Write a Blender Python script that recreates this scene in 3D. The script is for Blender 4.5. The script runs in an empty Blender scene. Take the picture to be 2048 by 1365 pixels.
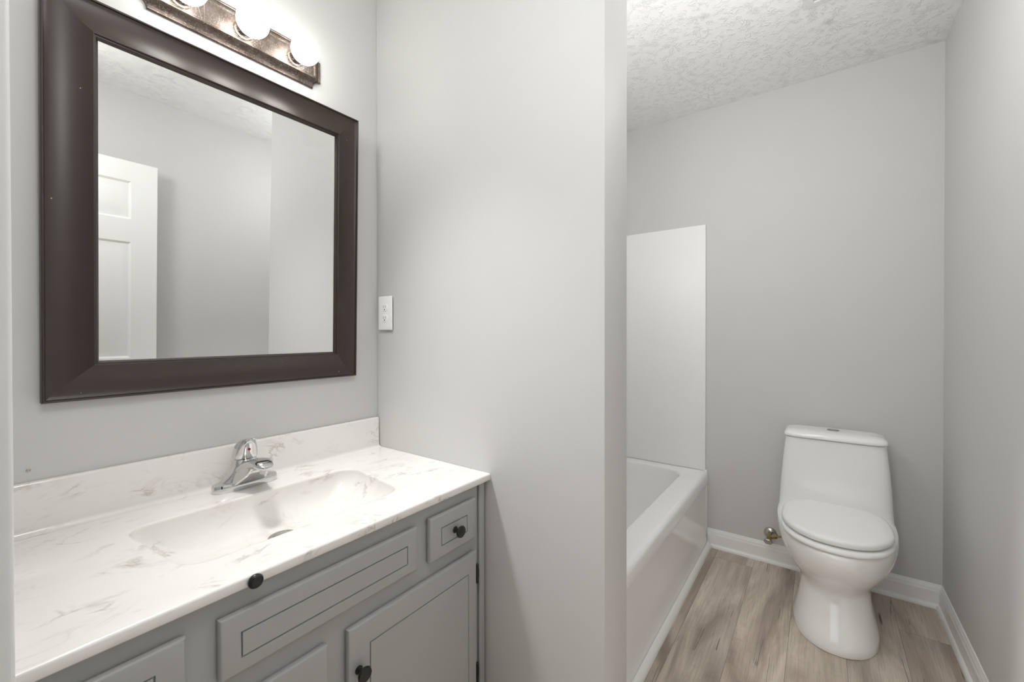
import bpy, bmesh, math, random
from math import sin, cos, pi, radians, sqrt, atan, atan2
from mathutils import Vector, Matrix

# ------------------------------------------------------------------ camera
C = bpy.context.scene.collection
sc = bpy.context.scene
F_PX, CX, CY = 841.13, 1035.81, 673.39          # focal length and principal point, in pixels of 2048x1365
YAW, PITCH, ROLL, CAM_H = radians(35.7005), radians(-0.3645), radians(-0.0718), 1.1875
fw = Vector((cos(YAW)*cos(PITCH), sin(YAW)*cos(PITCH), sin(PITCH)))
rt = Vector((sin(YAW), -cos(YAW), 0.0)); up = rt.cross(fw)
rt, up = cos(ROLL)*rt + sin(ROLL)*up, -sin(ROLL)*rt + cos(ROLL)*up
cd = bpy.data.cameras.new('camera'); cam = bpy.data.objects.new('camera', cd); C.objects.link(cam)
cd.sensor_width = 36.0; cd.lens = F_PX*36.0/2048.0
cd.shift_x = (1024.0-CX)/2048.0; cd.shift_y = (CY-682.5)/2048.0
cd.clip_start = 0.01
cam.matrix_world = Matrix(((rt.x, up.x, -fw.x, 0), (rt.y, up.y, -fw.y, 0), (rt.z, up.z, -fw.z, CAM_H), (0, 0, 0, 1)))
sc.camera = cam

# ------------------------------------------------------------------ world, lamps, exposure
w = bpy.data.worlds.new('world'); sc.world = w; w.use_nodes = True
w.node_tree.nodes['Background'].inputs['Color'].default_value = (0.9, 0.95, 1.0, 1)
w.node_tree.nodes['Background'].inputs['Strength'].default_value = 0.0

def area_lamp(name, loc, target, sx, sy, power, color=(1, 1, 1)):
    l = bpy.data.lights.new(name, 'AREA'); l.shape = 'RECTANGLE'; l.size = sx; l.size_y = sy
    l.energy = power; l.color = color
    o = bpy.data.objects.new(name, l); C.objects.link(o); o.location = loc
    o.rotation_euler = (Vector(target)-Vector(loc)).to_track_quat('-Z', 'Y').to_euler()
    return o
def fill_point_lamp(name, loc, power, radius, color=(1, 1, 1)):  # bare point lamp for the added fills, no dome fixture
    l = bpy.data.lights.new(name, 'POINT'); l.energy = power; l.shadow_soft_size = radius; l.color = color
    o = bpy.data.objects.new(name, l); C.objects.link(o); o.location = loc
    return o
BULB = 14.0                                       # radiance of the three vanity bulbs
bl = bpy.data.lights.new('added_vanity_spot', 'SPOT'); bl.energy = 30.0; bl.spot_size = radians(80); bl.spot_blend = 1.0; bl.shadow_soft_size = 0.09  # added spot at the left bulb, throws the countertop's shadow on the partition
bl.use_nodes = True; lf = bl.node_tree.nodes.new('ShaderNodeLightFalloff'); lf.inputs[0].default_value = 1.0
bl.node_tree.links.new(lf.outputs['Constant'], bl.node_tree.nodes['Emission'].inputs['Strength'])
bo = bpy.data.objects.new('added_vanity_spot', bl); C.objects.link(bo); bo.location = (0.381, 1.25, 2.05)
bo.rotation_euler = (Vector((0.99, 0.58, 0.30))-bo.location).to_track_quat('-Z', 'Y').to_euler()
area_lamp('added_hall_fill', (-1.25, 0.10, 1.55), (1.0, 0.05, 1.1), 1.3, 1.5, 9.5)  # added unseen fill from the hall side; there is no window
fill_point_lamp('added_alcove_fill', (1.27, 0.68, 1.92), 7.3, 0.09)  # added fill point hidden in the tub alcove, no fixture
fill_point_lamp('added_toilet_fill', (1.46, 0.06, 2.12), 4.6, 0.09)  # added unseen fill point near the toilet, no fixture
fill_point_lamp('added_doorway_fill', (0.20, 0.30, 2.05), 10.5, 0.12)  # added unseen fill point just inside the doorway
sc.view_settings.view_transform = 'Standard'; sc.view_settings.look = 'None'
sc.view_settings.gamma = 1.0; sc.view_settings.use_curve_mapping = False
sc.view_settings.exposure = 0.17
sc.cycles.max_bounces = 12; sc.cycles.diffuse_bounces = 8; sc.cycles.glossy_bounces = 6
sc.cycles.sample_clamp_indirect = 6.0

# ------------------------------------------------------------------ room measures (metres)
YA = 1.3746      # vanity wall
XB, XB2 = 0.9904, 1.1417   # partition between vanity and tub
YJ = 0.4413      # its free end
XC = 2.5338      # far wall behind the toilet
YD = -0.4314     # right wall
XL = 0.018       # inner face of the door wall
H = 2.44
YT = 0.506       # tub apron
YF, ZC, ZCB = 0.8146, 0.7615, 0.7411   # countertop front, top, underside

# ------------------------------------------------------------------ material helpers
def new_mat(name):
    m = bpy.data.materials.new(name); m.use_nodes = True
    nt = m.node_tree; b = nt.nodes['Principled BSDF']
    return m, nt, b
def node(nt, typ, inp=None, **props):
    n = nt.nodes.new(typ)
    for k, v in props.items(): setattr(n, k, v)
    for k, v in (inp or {}).items():
        if hasattr(v, 'is_output'): nt.links.new(v, n.inputs[k])
        else: n.inputs[k].default_value = v
    return n
def math_(nt, op, a, b=None, c=None):
    n = nt.nodes.new('ShaderNodeMath'); n.operation = op
    for i, v in enumerate((a, b, c)):
        if v is None: continue
        if hasattr(v, 'is_output'): nt.links.new(v, n.inputs[i])
        else: n.inputs[i].default_value = v
    return n.outputs[0]
def mixc(nt, fac, a, b):
    n = nt.nodes.new('ShaderNodeMix'); n.data_type = 'RGBA'
    for i, v in ((0, fac), (6, a), (7, b)):
        if hasattr(v, 'is_output'): nt.links.new(v, n.inputs[i])
        else: n.inputs[i].default_value = v if i == 0 else (*v, 1)
    return n.outputs[2]
def ramp(nt, fac, stops):
    n = nt.nodes.new('ShaderNodeValToRGB'); nt.links.new(fac, n.inputs[0])
    e = n.color_ramp.elements
    while len(e) < len(stops): e.new(0.5)
    for i, (p, c) in enumerate(stops):
        e[i].position = p; e[i].color = (c, c, c, 1) if isinstance(c, (int, float)) else (*c, 1)
    return n.outputs[0]
def objco(nt, scale=(1, 1, 1), loc=(0, 0, 0), rot=(0, 0, 0)):
    g = nt.nodes.new('ShaderNodeNewGeometry')
    mp = node(nt, 'ShaderNodeMapping', {'Vector': g.outputs['Position'], 'Scale': scale, 'Location': loc, 'Rotation': rot})
    return mp.outputs[0]
def noise(nt, vec, scale, detail=3, rough=0.5, dist=0.0):
    n = node(nt, 'ShaderNodeTexNoise', {'Vector': vec, 'Scale': scale, 'Detail': detail, 'Roughness': rough, 'Distortion': dist})
    return n.outputs[0]
def bump(nt, b, height, strength, distance):
    n = node(nt, 'ShaderNodeBump', {'Height': height, 'Strength': strength, 'Distance': distance})
    nt.links.new(n.outputs[0], b.inputs['Normal'])
def simple(name, col, rough=0.5, metal=0.0, coat=0.0, spec=0.5, var=0.03, bumpy=None):
    m, nt, b = new_mat(name)
    co = objco(nt)
    f = noise(nt, co, 9.0, 3)
    c2 = tuple(max(0, x*(1-var)) for x in col); c1 = tuple(min(1, x*(1+var)) for x in col)
    nt.links.new(mixc(nt, f, c1, c2), b.inputs['Base Color'])
    b.inputs['Roughness'].default_value = rough; b.inputs['Metallic'].default_value = metal
    b.inputs['Coat Weight'].default_value = coat; b.inputs['Coat Roughness'].default_value = 0.08
    b.inputs['Specular IOR Level'].default_value = spec
    if bumpy: bump(nt, b, noise(nt, co, bumpy[0], 2), bumpy[1], bumpy[2])
    return m

M = {}
M['wall'] = simple('grey_wall_paint', (0.62, 0.615, 0.605), 0.55, spec=0.3, var=0.012, bumpy=(260, 0.06, 0.002))
M['trim'] = simple('white_trim_paint', (0.87, 0.87, 0.86), 0.3, var=0.02, bumpy=(60, 0.08, 0.003))
M['porcelain'] = simple('white_porcelain', (0.9, 0.9, 0.89), 0.12, coat=0.6, var=0.01)
M['acrylic'] = simple('white_tub_acrylic', (0.89, 0.89, 0.885), 0.2, coat=0.3, var=0.01)
M['panel'] = simple('white_surround_panel', (0.87, 0.87, 0.865), 0.42, var=0.01)
M['plastic'] = simple('white_plastic', (0.9, 0.9, 0.89), 0.3, var=0.01)
M['cabinet'] = simple('grey_cabinet_paint', (0.40, 0.40, 0.393), 0.38, var=0.02, bumpy=(120, 0.05, 0.002))
M['cabside'] = M['cabinet']
M['vent'] = simple('aged_white_plastic', (0.66, 0.655, 0.645), 0.45, var=0.03)
M['black'] = simple('black_metal', (0.006, 0.006, 0.006), 0.3, var=0.1)
M['dark'] = simple('gap_shade_black', (0.02, 0.02, 0.02), 0.9, var=0.1)  # near-black colour stands in for the shade inside gaps and recesses
M['chrome'] = simple('chrome', (0.66, 0.66, 0.66), 0.05, metal=1.0, var=0.01)
M['red'] = simple('red_dot', (0.35, 0.012, 0.02), 0.3)
M['nickel'] = simple('worn_nickel', (0.52, 0.50, 0.47), 0.25, metal=1.0, var=0.08)

def m_ceiling():
    m, nt, b = new_mat('stomped_ceiling_texture')
    b.inputs['Base Color'].default_value = (0.85, 0.85, 0.84, 1); b.inputs['Roughness'].default_value = 0.36
    g = nt.nodes.new('ShaderNodeNewGeometry')
    warp = node(nt, 'ShaderNodeTexNoise', {'Vector': g.outputs['Position'], 'Scale': 9.0, 'Detail': 2.0})
    off = node(nt, 'ShaderNodeVectorMath', {0: warp.outputs['Color'], 1: (0.5, 0.5, 0.5)}, operation='SUBTRACT')
    offs = node(nt, 'ShaderNodeVectorMath', {0: off.outputs[0], 3: 0.07}, operation='SCALE')
    pos = node(nt, 'ShaderNodeVectorMath', {0: g.outputs['Position'], 1: offs.outputs[0]}, operation='ADD')
    vor = node(nt, 'ShaderNodeTexVoronoi', {'Vector': pos.outputs[0], 'Scale': 4.6, 'Randomness': 1.0})
    rel = node(nt, 'ShaderNodeVectorMath', {0: pos.outputs[0], 1: vor.outputs['Position']}, operation='SUBTRACT')
    nrm = node(nt, 'ShaderNodeVectorMath', {0: rel.outputs[0]}, operation='NORMALIZE')
    ln = node(nt, 'ShaderNodeVectorMath', {0: rel.outputs[0]}, operation='LENGTH')
    k = node(nt, 'ShaderNodeVectorMath', {0: nrm.outputs[0], 3: 7.0}, operation='SCALE')
    sep = node(nt, 'ShaderNodeSeparateXYZ', {0: k.outputs[0]})
    cell = node(nt, 'ShaderNodeSeparateColor', {0: vor.outputs['Color']})
    zz = math_(nt, 'MULTIPLY_ADD', ln.outputs['Value'], 42.0, math_(nt, 'MULTIPLY', cell.outputs[0], 60.0))
    vec = node(nt, 'ShaderNodeCombineXYZ', {0: sep.outputs[0], 1: sep.outputs[1], 2: zz})
    n1 = noise(nt, vec.outputs[0], 1.0, 2.5, 0.55, 0.6)
    rid = math_(nt, 'ABSOLUTE', math_(nt, 'SUBTRACT', n1, 0.5))
    h = ramp(nt, rid, [(0.0, 1.0), (0.03, 0.82), (0.085, 0.12), (0.12, 0.0)])
    keep = ramp(nt, noise(nt, g.outputs['Position'], 30.0, 2), [(0.44, 0.0), (0.60, 1.0)])
    bump(nt, b, math_(nt, 'MULTIPLY', h, keep), 0.62, 0.0034)
    return m
M['ceiling'] = m_ceiling()

def m_floor():
    m, nt, b = new_mat('vinyl_wood_planks')
    g = nt.nodes.new('ShaderNodeNewGeometry')
    s = node(nt, 'ShaderNodeSeparateXYZ', {0: g.outputs['Position']})
    PW, PL = 0.178, 1.22
    yy = math_(nt, 'DIVIDE', math_(nt, 'ADD', s.outputs[1], 0.437), PW)
    row = math_(nt, 'FLOOR', yy)
    shift = node(nt, 'ShaderNodeTexWhiteNoise', {'W': row}, noise_dimensions='1D').outputs[0]
    xx = math_(nt, 'ADD', math_(nt, 'DIVIDE', s.outputs[0], PL), math_(nt, 'MULTIPLY', shift, 3.7))
    col = math_(nt, 'FLOOR', xx)
    idv = node(nt, 'ShaderNodeCombineXYZ', {0: row, 1: col, 2: 0.0}).outputs[0]
    pid = node(nt, 'ShaderNodeTexWhiteNoise', {'Vector': idv}, noise_dimensions='3D')
    pofs = node(nt, 'ShaderNodeVectorMath', {0: pid.outputs['Color'], 3: 20.0}, operation='SCALE').outputs[0]
    pos = node(nt, 'ShaderNodeVectorMath', {0: g.outputs['Position'], 1: pofs}, operation='ADD').outputs[0]
    def st(sx, sy): return node(nt, 'ShaderNodeMapping', {'Vector': pos, 'Scale': (sx, sy, 1)}).outputs[0]
    broad = noise(nt, st(1.5, 7.0), 1.0, 4, 0.55, 0.7)
    fine = noise(nt, st(7.0, 190.0), 1.0, 3, 0.65, 0.3)
    cross = noise(nt, st(120.0, 22.0), 1.0, 2, 0.5, 0.2)
    base = ramp(nt, broad, [(0.32, (0.125, 0.092, 0.068)), (0.47, (0.225, 0.18, 0.139)), (0.66, (0.345, 0.295, 0.236))])
    c = mixc(nt, math_(nt, 'MULTIPLY', ramp(nt, fine, [(0.45, 0.0), (0.78, 1.0)]), 0.52), base, (0.12, 0.092, 0.072))
    cm = math_(nt, 'MULTIPLY', ramp(nt, cross, [(0.5, 0.0), (0.7, 1.0)]), ramp(nt, noise(nt, st(2.6, 6.0), 1.3, 1), [(0.55, 0.0), (0.68, 0.22)]))
    c = mixc(nt, cm, c, (0.10, 0.08, 0.065))
    # dark splits along the grain
    crk = math_(nt, 'ABSOLUTE', math_(nt, 'SUBTRACT', noise(nt, st(0.8, 24.0), 1.0, 2, 0.5, 0.35), 0.5))
    crm = math_(nt, 'MULTIPLY', ramp(nt, crk, [(0.0, 1.0), (0.014, 0.0)]), ramp(nt, noise(nt, st(4.2, 9.0), 1.0, 1), [(0.60, 0.0), (0.64, 1.0)]))
    c = mixc(nt, crm, c, (0.03, 0.022, 0.018))
    tone = math_(nt, 'MULTIPLY_ADD', pid.outputs[0], 0.40, 1.85)
    hsv = node(nt, 'ShaderNodeHueSaturation', {'Color': c, 'Value': tone, 'Saturation': 0.80})
    # seams
    fy = math_(nt, 'FRACT', yy); ey = math_(nt, 'MINIMUM', fy, math_(nt, 'SUBTRACT', 1.0, fy))
    fx = math_(nt, 'FRACT', xx); ex = math_(nt, 'MINIMUM', fx, math_(nt, 'SUBTRACT', 1.0, fx))
    seam = math_(nt, 'MAXIMUM', math_(nt, 'LESS_THAN', ey, 0.0045), math_(nt, 'LESS_THAN', ex, 0.0007))
    fin = mixc(nt, math_(nt, 'MULTIPLY', seam, 0.6), hsv.outputs[0], (0.05, 0.04, 0.03))
    nt.links.new(fin, b.inputs['Base Color'])
    b.inputs['Roughness'].default_value = 0.42
    hb = math_(nt, 'SUBTRACT', math_(nt, 'MULTIPLY', fine, 0.4), math_(nt, 'ADD', crm, seam))
    bump(nt, b, hb, 0.35, 0.001)
    return m
M['floor'] = m_floor()

def m_marble(name, dirt=False):
    m, nt, b = new_mat(name)
    co = objco(nt, (1.0, 1.7, 1.7), rot=(0, 0, radians(12)))
    n1 = noise(nt, co, 5.0, 5, 0.6, 1.6)
    v1 = ramp(nt, math_(nt, 'ABSOLUTE', math_(nt, 'SUBTRACT', n1, 0.5)), [(0.0, 1.0), (0.010, 0.55), (0.04, 0.0)])
    k1 = ramp(nt, noise(nt, objco(nt, (1, 1.8, 1.8), loc=(3, 1, 0)), 11.0, 2), [(0.52, 0.0), (0.66, 1.0)])
    n2 = noise(nt, objco(nt, (1.0, 2.4, 2.4), loc=(7, 2, 1), rot=(0, 0, radians(-8))), 9.0, 4, 0.6, 1.0)
    v2 = ramp(nt, math_(nt, 'ABSOLUTE', math_(nt, 'SUBTRACT', n2, 0.52)), [(0.0, 1.0), (0.03, 0.3), (0.08, 0.0)])
    k2 = ramp(nt, noise(nt, objco(nt, (1, 2.2, 2.2), loc=(1, 8, 3)), 7.0, 2), [(0.50, 0.0), (0.70, 0.6)])
    cl = noise(nt, co, 2.2, 3)
    base = mixc(nt, cl, (0.795, 0.775, 0.74) if dirt else (0.80, 0.775, 0.745), (0.83, 0.81, 0.78) if dirt else (0.86, 0.845, 0.825))
    c = mixc(nt, math_(nt, 'MULTIPLY', v1, k1), base, (0.56, 0.515, 0.475))
    c = mixc(nt, math_(nt, 'MULTIPLY', v2, k2), c, (0.69, 0.655, 0.62))
    if dirt:   # brownish run-down streaks on the steep back of the basin, above the drain
        g = nt.nodes.new('ShaderNodeNewGeometry'); s = node(nt, 'ShaderNodeSeparateXYZ', {0: g.outputs['Position']})
        st = noise(nt, objco(nt, (42, 9, 14)), 1.0, 4, 0.6, 0.4)
        sx = ramp(nt, math_(nt, 'ABSOLUTE', math_(nt, 'SUBTRACT', s.outputs[0], 0.535)), [(0.02, 1.0), (0.10, 0.0)])
        gy = node(nt, 'ShaderNodeMapRange', {'Value': s.outputs[2], 'From Min': 0.675, 'From Max': 0.735, 'To Min': 1.0, 'To Max': 0.0}).outputs[0]
        f = math_(nt, 'MULTIPLY', math_(nt, 'MULTIPLY', ramp(nt, st, [(0.5, 0.0), (0.8, 0.45)]), sx), gy)
        c = mixc(nt, f, c, (0.42, 0.35, 0.28))
    nt.links.new(c, b.inputs['Base Color'])
    b.inputs['Roughness'].default_value = 0.16; b.inputs['Coat Weight'].default_value = 0.3
    return m
M['marble'] = m_marble('cultured_marble'); M['basin'] = m_marble('cultured_marble_basin', True)

def m_frame():
    m, nt, b = new_mat('dark_bronze_frame')
    co = objco(nt)
    c = mixc(nt, noise(nt, co, 14, 3), (0.028, 0.0165, 0.012), (0.040, 0.025, 0.0185))
    sp = node(nt, 'ShaderNodeTexVoronoi', {'Vector': co, 'Scale': 46.0})
    rnd = node(nt, 'ShaderNodeSeparateColor', {0: sp.outputs['Color']})
    spk = math_(nt, 'MULTIPLY', math_(nt, 'LESS_THAN', sp.outputs['Distance'], 0.055), math_(nt, 'GREATER_THAN', rnd.outputs[0], 0.90))
    c = mixc(nt, spk, c, (0.6, 0.55, 0.5))
    nt.links.new(c, b.inputs['Base Color'])
    b.inputs['Roughness'].default_value = 0.43; b.inputs['Specular IOR Level'].default_value = 0.7
    b.inputs['Metallic'].default_value = 0.1
    return m
M['frame'] = m_frame()

def m_bronze():
    m, nt, b = new_mat('dusty_bronze_metal')
    co = objco(nt)
    c = mixc(nt, ramp(nt, noise(nt, co, 30, 4, 0.6), [(0.35, 0.0), (0.7, 1.0)]), (0.115, 0.085, 0.068), (0.22, 0.185, 0.165))
    d = ramp(nt, noise(nt, co, 300, 3, 0.7), [(0.56, 0.0), (0.72, 0.8)])
    c = mixc(nt, d, c, (0.62, 0.56, 0.51))
    nt.links.new(c, b.inputs['Base Color'])
    nt.links.new(math_(nt, 'MULTIPLY_ADD', d, 0.35, 0.38), b.inputs['Roughness'])
    b.inputs['Metallic'].default_value = 0.85
    return m
M['bronze'] = m_bronze()

def m_mirror():
    m, nt, b = new_mat('silvered_mirror')
    co = objco(nt)
    b.inputs['Metallic'].default_value = 1.0; b.inputs['Base Color'].default_value = (0.82, 0.825, 0.81, 1)
    g = nt.nodes.new('ShaderNodeNewGeometry'); s = node(nt, 'ShaderNodeSeparateXYZ', {0: g.outputs['Position']})
    smear = noise(nt, objco(nt, (6, 6, 9), rot=(0, radians(25), 0)), 1.0, 5, 0.65, 1.2)
    band = ramp(nt, math_(nt, 'SUBTRACT', s.outputs[2], math_(nt, 'MULTIPLY', s.outputs[0], 0.08)), [(0.0, 0.0), (1.0, 1.0)])
    top = node(nt, 'ShaderNodeMapRange', {'Value': s.outputs[2], 'From Min': 1.70, 'From Max': 1.86, 'To Min': 0.0, 'To Max': 1.0}).outputs[0]
    f = math_(nt, 'MULTIPLY', ramp(nt, smear, [(0.45, 0.0), (0.8, 1.0)]), top)
    nt.links.new(math_(nt, 'MULTIPLY', f, 0.12), b.inputs['Roughness'])
    out = nt.nodes['Material Output']
    dust = node(nt, 'ShaderNodeBsdfDiffuse', {'Color': (0.75, 0.75, 0.73, 1)})
    mx = node(nt, 'ShaderNodeMixShader', {0: math_(nt, 'MULTIPLY', f, 0.16), 1: b.outputs[0], 2: dust.outputs[0]})
    nt.links.new(mx.outputs[0], out.inputs['Surface'])
    return m
M['mirror'] = m_mirror()

def m_bulb():
    m, nt, b = new_mat('lit_white_bulb')
    b.inputs['Base Color'].default_value = (0.9, 0.9, 0.88, 1); b.inputs['Roughness'].default_value = 0.25
    b.inputs['Emission Color'].default_value = (1.0, 0.985, 0.955, 1)
    b.inputs['Emission Strength'].default_value = BULB
    return m
M['bulb'] = m_bulb()

def m_brass():
    m, nt, b = new_mat('corroded_brass')
    co = objco(nt)
    f = noise(nt, co, 160, 4, 0.7)
    c = ramp(nt, f, [(0.30, (0.09, 0.065, 0.025)), (0.5, (0.30, 0.22, 0.10)), (0.7, (0.45, 0.42, 0.33))])
    nt.links.new(c, b.inputs['Base Color']); b.inputs['Metallic'].default_value = 0.5; b.inputs['Roughness'].default_value = 0.5
    bump(nt, b, f, 0.8, 0.002)
    return m
M['brass'] = m_brass()
M['web'] = simple('cobweb_silk', (0.75, 0.74, 0.72), 0.8)

# ------------------------------------------------------------------ mesh helpers
def tag(o, label=None, cat=None, group=None, kind=None):
    if label: o['label'] = label
    if cat: o['category'] = cat
    if group: o['group'] = group
    if kind: o['kind'] = kind
    return o
def thing(name, label, cat, loc, group=None, rot=(0, 0, 0)):
    o = bpy.data.objects.new(name, None); C.objects.link(o); o.location = loc; o.rotation_euler = rot
    o.empty_display_size = 0.05
    return tag(o, label, cat, group)
def world_base(parent):
    v = Vector((0, 0, 0))
    while parent is not None: v += parent.location; parent = parent.parent
    return v
def obj(name, bm, mat, parent=None, smooth=True, angle=35, local=False, label=None, origin=None):
    """link a bmesh (in world coordinates unless local) as one mesh object"""
    bmesh.ops.recalc_face_normals(bm, faces=bm.faces)
    me = bpy.data.meshes.new(name)
    o = bpy.data.objects.new(name, me); C.objects.link(o)
    if not local:
        base = world_base(parent)
        if parent is None and origin is not None: base = Vector(origin); o.location = origin
        bmesh.ops.translate(bm, verts=bm.verts, vec=-base)
    bm.to_mesh(me); bm.free()
    for mt in (mat if isinstance(mat, (list, tuple)) else [mat]): me.materials.append(mt)
    if smooth:
        me.polygons.foreach_set('use_smooth', [True]*len(me.polygons))
        me.set_sharp_from_angle(angle=radians(angle))
    if parent is not None: o.parent = parent
    if label: o['label'] = label
    return o
def struct(name, bm, mat, parent=None, **k):
    return tag(obj(name, bm, mat, parent, **k), kind='structure')
def box(bm, x0, x1, y0, y1, z0, z1, bev=0.0, seg=2, mi=0):
    vs = [bm.verts.new(p) for p in ((x0, y0, z0), (x1, y0, z0), (x1, y1, z0), (x0, y1, z0), (x0, y0, z1), (x1, y0, z1), (x1, y1, z1), (x0, y1, z1))]
    fs = [bm.faces.new([vs[i] for i in q]) for q in ((3, 2, 1, 0), (4, 5, 6, 7), (0, 1, 5, 4), (1, 2, 6, 5), (2, 3, 7, 6), (3, 0, 4, 7))]
    for f in fs: f.material_index = mi
    if bev > 0:
        es = list({e for f in fs for e in f.edges})
        bmesh.ops.bevel(bm, geom=es, offset=bev, segments=seg, profile=0.5, affect='EDGES')
    return fs
def new_box(*a, **k):
    bm = bmesh.new(); box(bm, *a, **k); return bm
def loft(bm, rings, closed=True, cap0=True, cap1=True):
    vr = [[bm.verts.new(p) for p in r] for r in rings]
    n = len(vr[0])
    for a, b in zip(vr, vr[1:]):
        for i in range(n if closed else n-1):
            j = (i+1) % n
            bm.faces.new((a[i], a[j], b[j], b[i]))
    if cap0: bm.faces.new(list(reversed(vr[0])))
    if cap1: bm.faces.new(vr[-1])
    return vr
def frame_axes(d):
    d = Vector(d).normalized()
    a = Vector((0, 0, 1)) if abs(d.z) < 0.9 else Vector((1, 0, 0))
    u = d.cross(a).normalized(); return u, d.cross(u).normalized(), d
def lathe(bm, base, direction, prof, n=32, cap0=True, cap1=True):
    """prof: list of (distance along direction, radius)"""
    u, v, d = frame_axes(direction); b = Vector(base)
    loft(bm, [[b+d*t+(u*cos(2*pi*i/n)+v*sin(2*pi*i/n))*r for i in range(n)] for t, r in prof], True, cap0, cap1)
def tube(bm, pts, rad, n=10):
    pts = [Vector(p) for p in pts]; rings = []
    for i, p in enumerate(pts):
        d = (pts[min(i+1, len(pts)-1)]-pts[max(i-1, 0)])
        u, v, _ = frame_axes(d); r = rad[i] if isinstance(rad, (list, tuple)) else rad
        rings.append([p+(u*cos(2*pi*k/n)+v*sin(2*pi*k/n))*r for k in range(n)])
    loft(bm, rings)
def sweep_profile(bm, prof, a, b):
    """prof: list of 3D offsets, swept from point a to point b as a closed prism"""
    a, b = Vector(a), Vector(b)
    loft(bm, [[a+Vector(p) for p in prof], [b+Vector(p) for p in prof]])
def rounded(corners, radii, n=8):
    out = []; m = len(corners)
    for i in range(m):
        p = Vector(corners[i]); a = Vector(corners[i-1]); b = Vector(corners[(i+1) % m])
        da = (a-p).normalized(); db = (b-p).normalized(); r = radii[i]
        half = da.angle(db)/2; t = r/math.tan(half)
        c = p+(da+db).normalized()*(r/sin(half))
        s = p+da*t-c; e = p+db*t-c
        a0 = atan2(s.y, s.x); a1 = atan2(e.y, e.x); d = (a1-a0+pi) % (2*pi)-pi
        out += [Vector((c.x+r*cos(a0+d*k/n), c.y+r*sin(a0+d*k/n))) for k in range(n+1)]
    return out

# ------------------------------------------------------------------ the room shell
T = 0.12
struct('floor', new_box(-0.10, XC+T, YD-T, YA+T, -0.06, 0.0), M['floor'])
bm = bmesh.new()                                                                       # the drywall sits a touch higher over the vanity
box(bm, -0.10, XC+T, YD-T, YJ, H, H+0.06); box(bm, XB2, XC+T, YJ, YA+T, H, H+0.06); box(bm, -0.10, XB2, YJ, YA+T, H+0.03, H+0.09)
struct('ceiling', bm, M['ceiling'])
struct('wall_left', new_box(XL-T, XC+T, YA, YA+T, 0, H+0.03), M['wall'])                    # behind the vanity
struct('wall_far', new_box(XC, XC+T, YD-T, YA, 0, H), M['wall'])                       # behind the toilet
struct('wall_right', new_box(XL-T, XC, YD-T, YD, 0, H), M['wall'])
struct('wall_partition', new_box(XB, XB2, YJ, YA, 0, H+0.03, bev=0.004), M['wall'])
DY0, DY1, DH = -0.295, 0.416, 2.045                                                    # door opening
bm = bmesh.new()
box(bm, XL-T, XL, DY1+0.018, YA, 0, H+0.03); box(bm, XL-T, XL, YD, DY0-0.018, 0, H); box(bm, XL-T, XL, DY0-0.018, DY1+0.018, DH+0.018, H)
struct('wall_door', bm, M['wall'])
bm = bmesh.new()                                                                       # jamb lining
box(bm, XL-T, XL, DY1, DY1+0.018, 0, DH+0.018); box(bm, XL-T, XL, DY0-0.018, DY0, 0, DH+0.018); box(bm, XL-T, XL, DY0, DY1, DH, DH+0.018)
struct('trim_1', bm, M['trim'])
bm = bmesh.new()                                                                       # casing, rounded inner edge
ce = DY1+0.005
prof = [(0, 0.055, 0), (0.006, 0.055, 0), (0.009, 0.045, 0), (0.0105, 0.02, 0), (0.012, 0.010, 0), (0.012, 0.003, 0), (0.0112, 0.0008, 0), (0.0095, 0, 0), (0, 0, 0)]
sweep_profile(bm, prof, (XL, ce, 0), (XL, ce, DH+0.06))
sweep_profile(bm, [(x, -y, 0) for x, y, z in prof], (XL, DY0-0.005, 0), (XL, DY0-0.005, DH+0.06))
sweep_profile(bm, [(x, 0, y) for x, y, z in prof], (XL, DY0-0.06, DH+0.005), (XL, ce+0.055, DH+0.005))
struct('trim_2', bm, M['trim'], angle=50)

# hall outside the doorway (the added hall fill lamp shines in from here)
struct('floor_hall', new_box(-2.3, -0.10, -1.5, 2.2, -0.06, 0.0), M['floor'])

# baseboards: shoe moulding, flat board, moulded top
def base_profile(nx, ny):
    pts = [(0, 0), (0.024, 0), (0.0235, 0.008), (0.021, 0.014), (0.016, 0.018), (0.0125, 0.019), (0.0125, 0.068), (0.0125, 0.070), (0.0115, 0.074), (0.0090, 0.078), (0.0095, 0.081), (0.0080, 0.086), (0.0050, 0.091), (0.0045, 0.096), (0.003, 0.099), (0, 0.099)]
    return [(nx*d, ny*d, z) for d, z in pts]
bm = bmesh.new(); sweep_profile(bm, base_profile(-1, 0), (XC, YT+0.004, 0), (XC, YD, 0)); struct('baseboard_far', bm, M['trim'], angle=50)
bm = bmesh.new(); sweep_profile(bm, base_profile(0, 1), (XC, YD, 0), (0.15, YD, 0)); struct('baseboard_right', bm, M['trim'], angle=50)
bm = bmesh.new()
qr = [(0, 0, 0), (0, -0.020, 0), (0, -0.0195, 0.008), (0, -0.016, 0.018), (0, -0.008, 0.027), (0, -0.002, 0.030), (0, 0, 0.030)]
sweep_profile(bm, qr, (XB2-0.02, YT-0.001, 0), (XC-0.02, YT-0.001, 0)); struct('trim_3', bm, M['trim'], angle=50)

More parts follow.
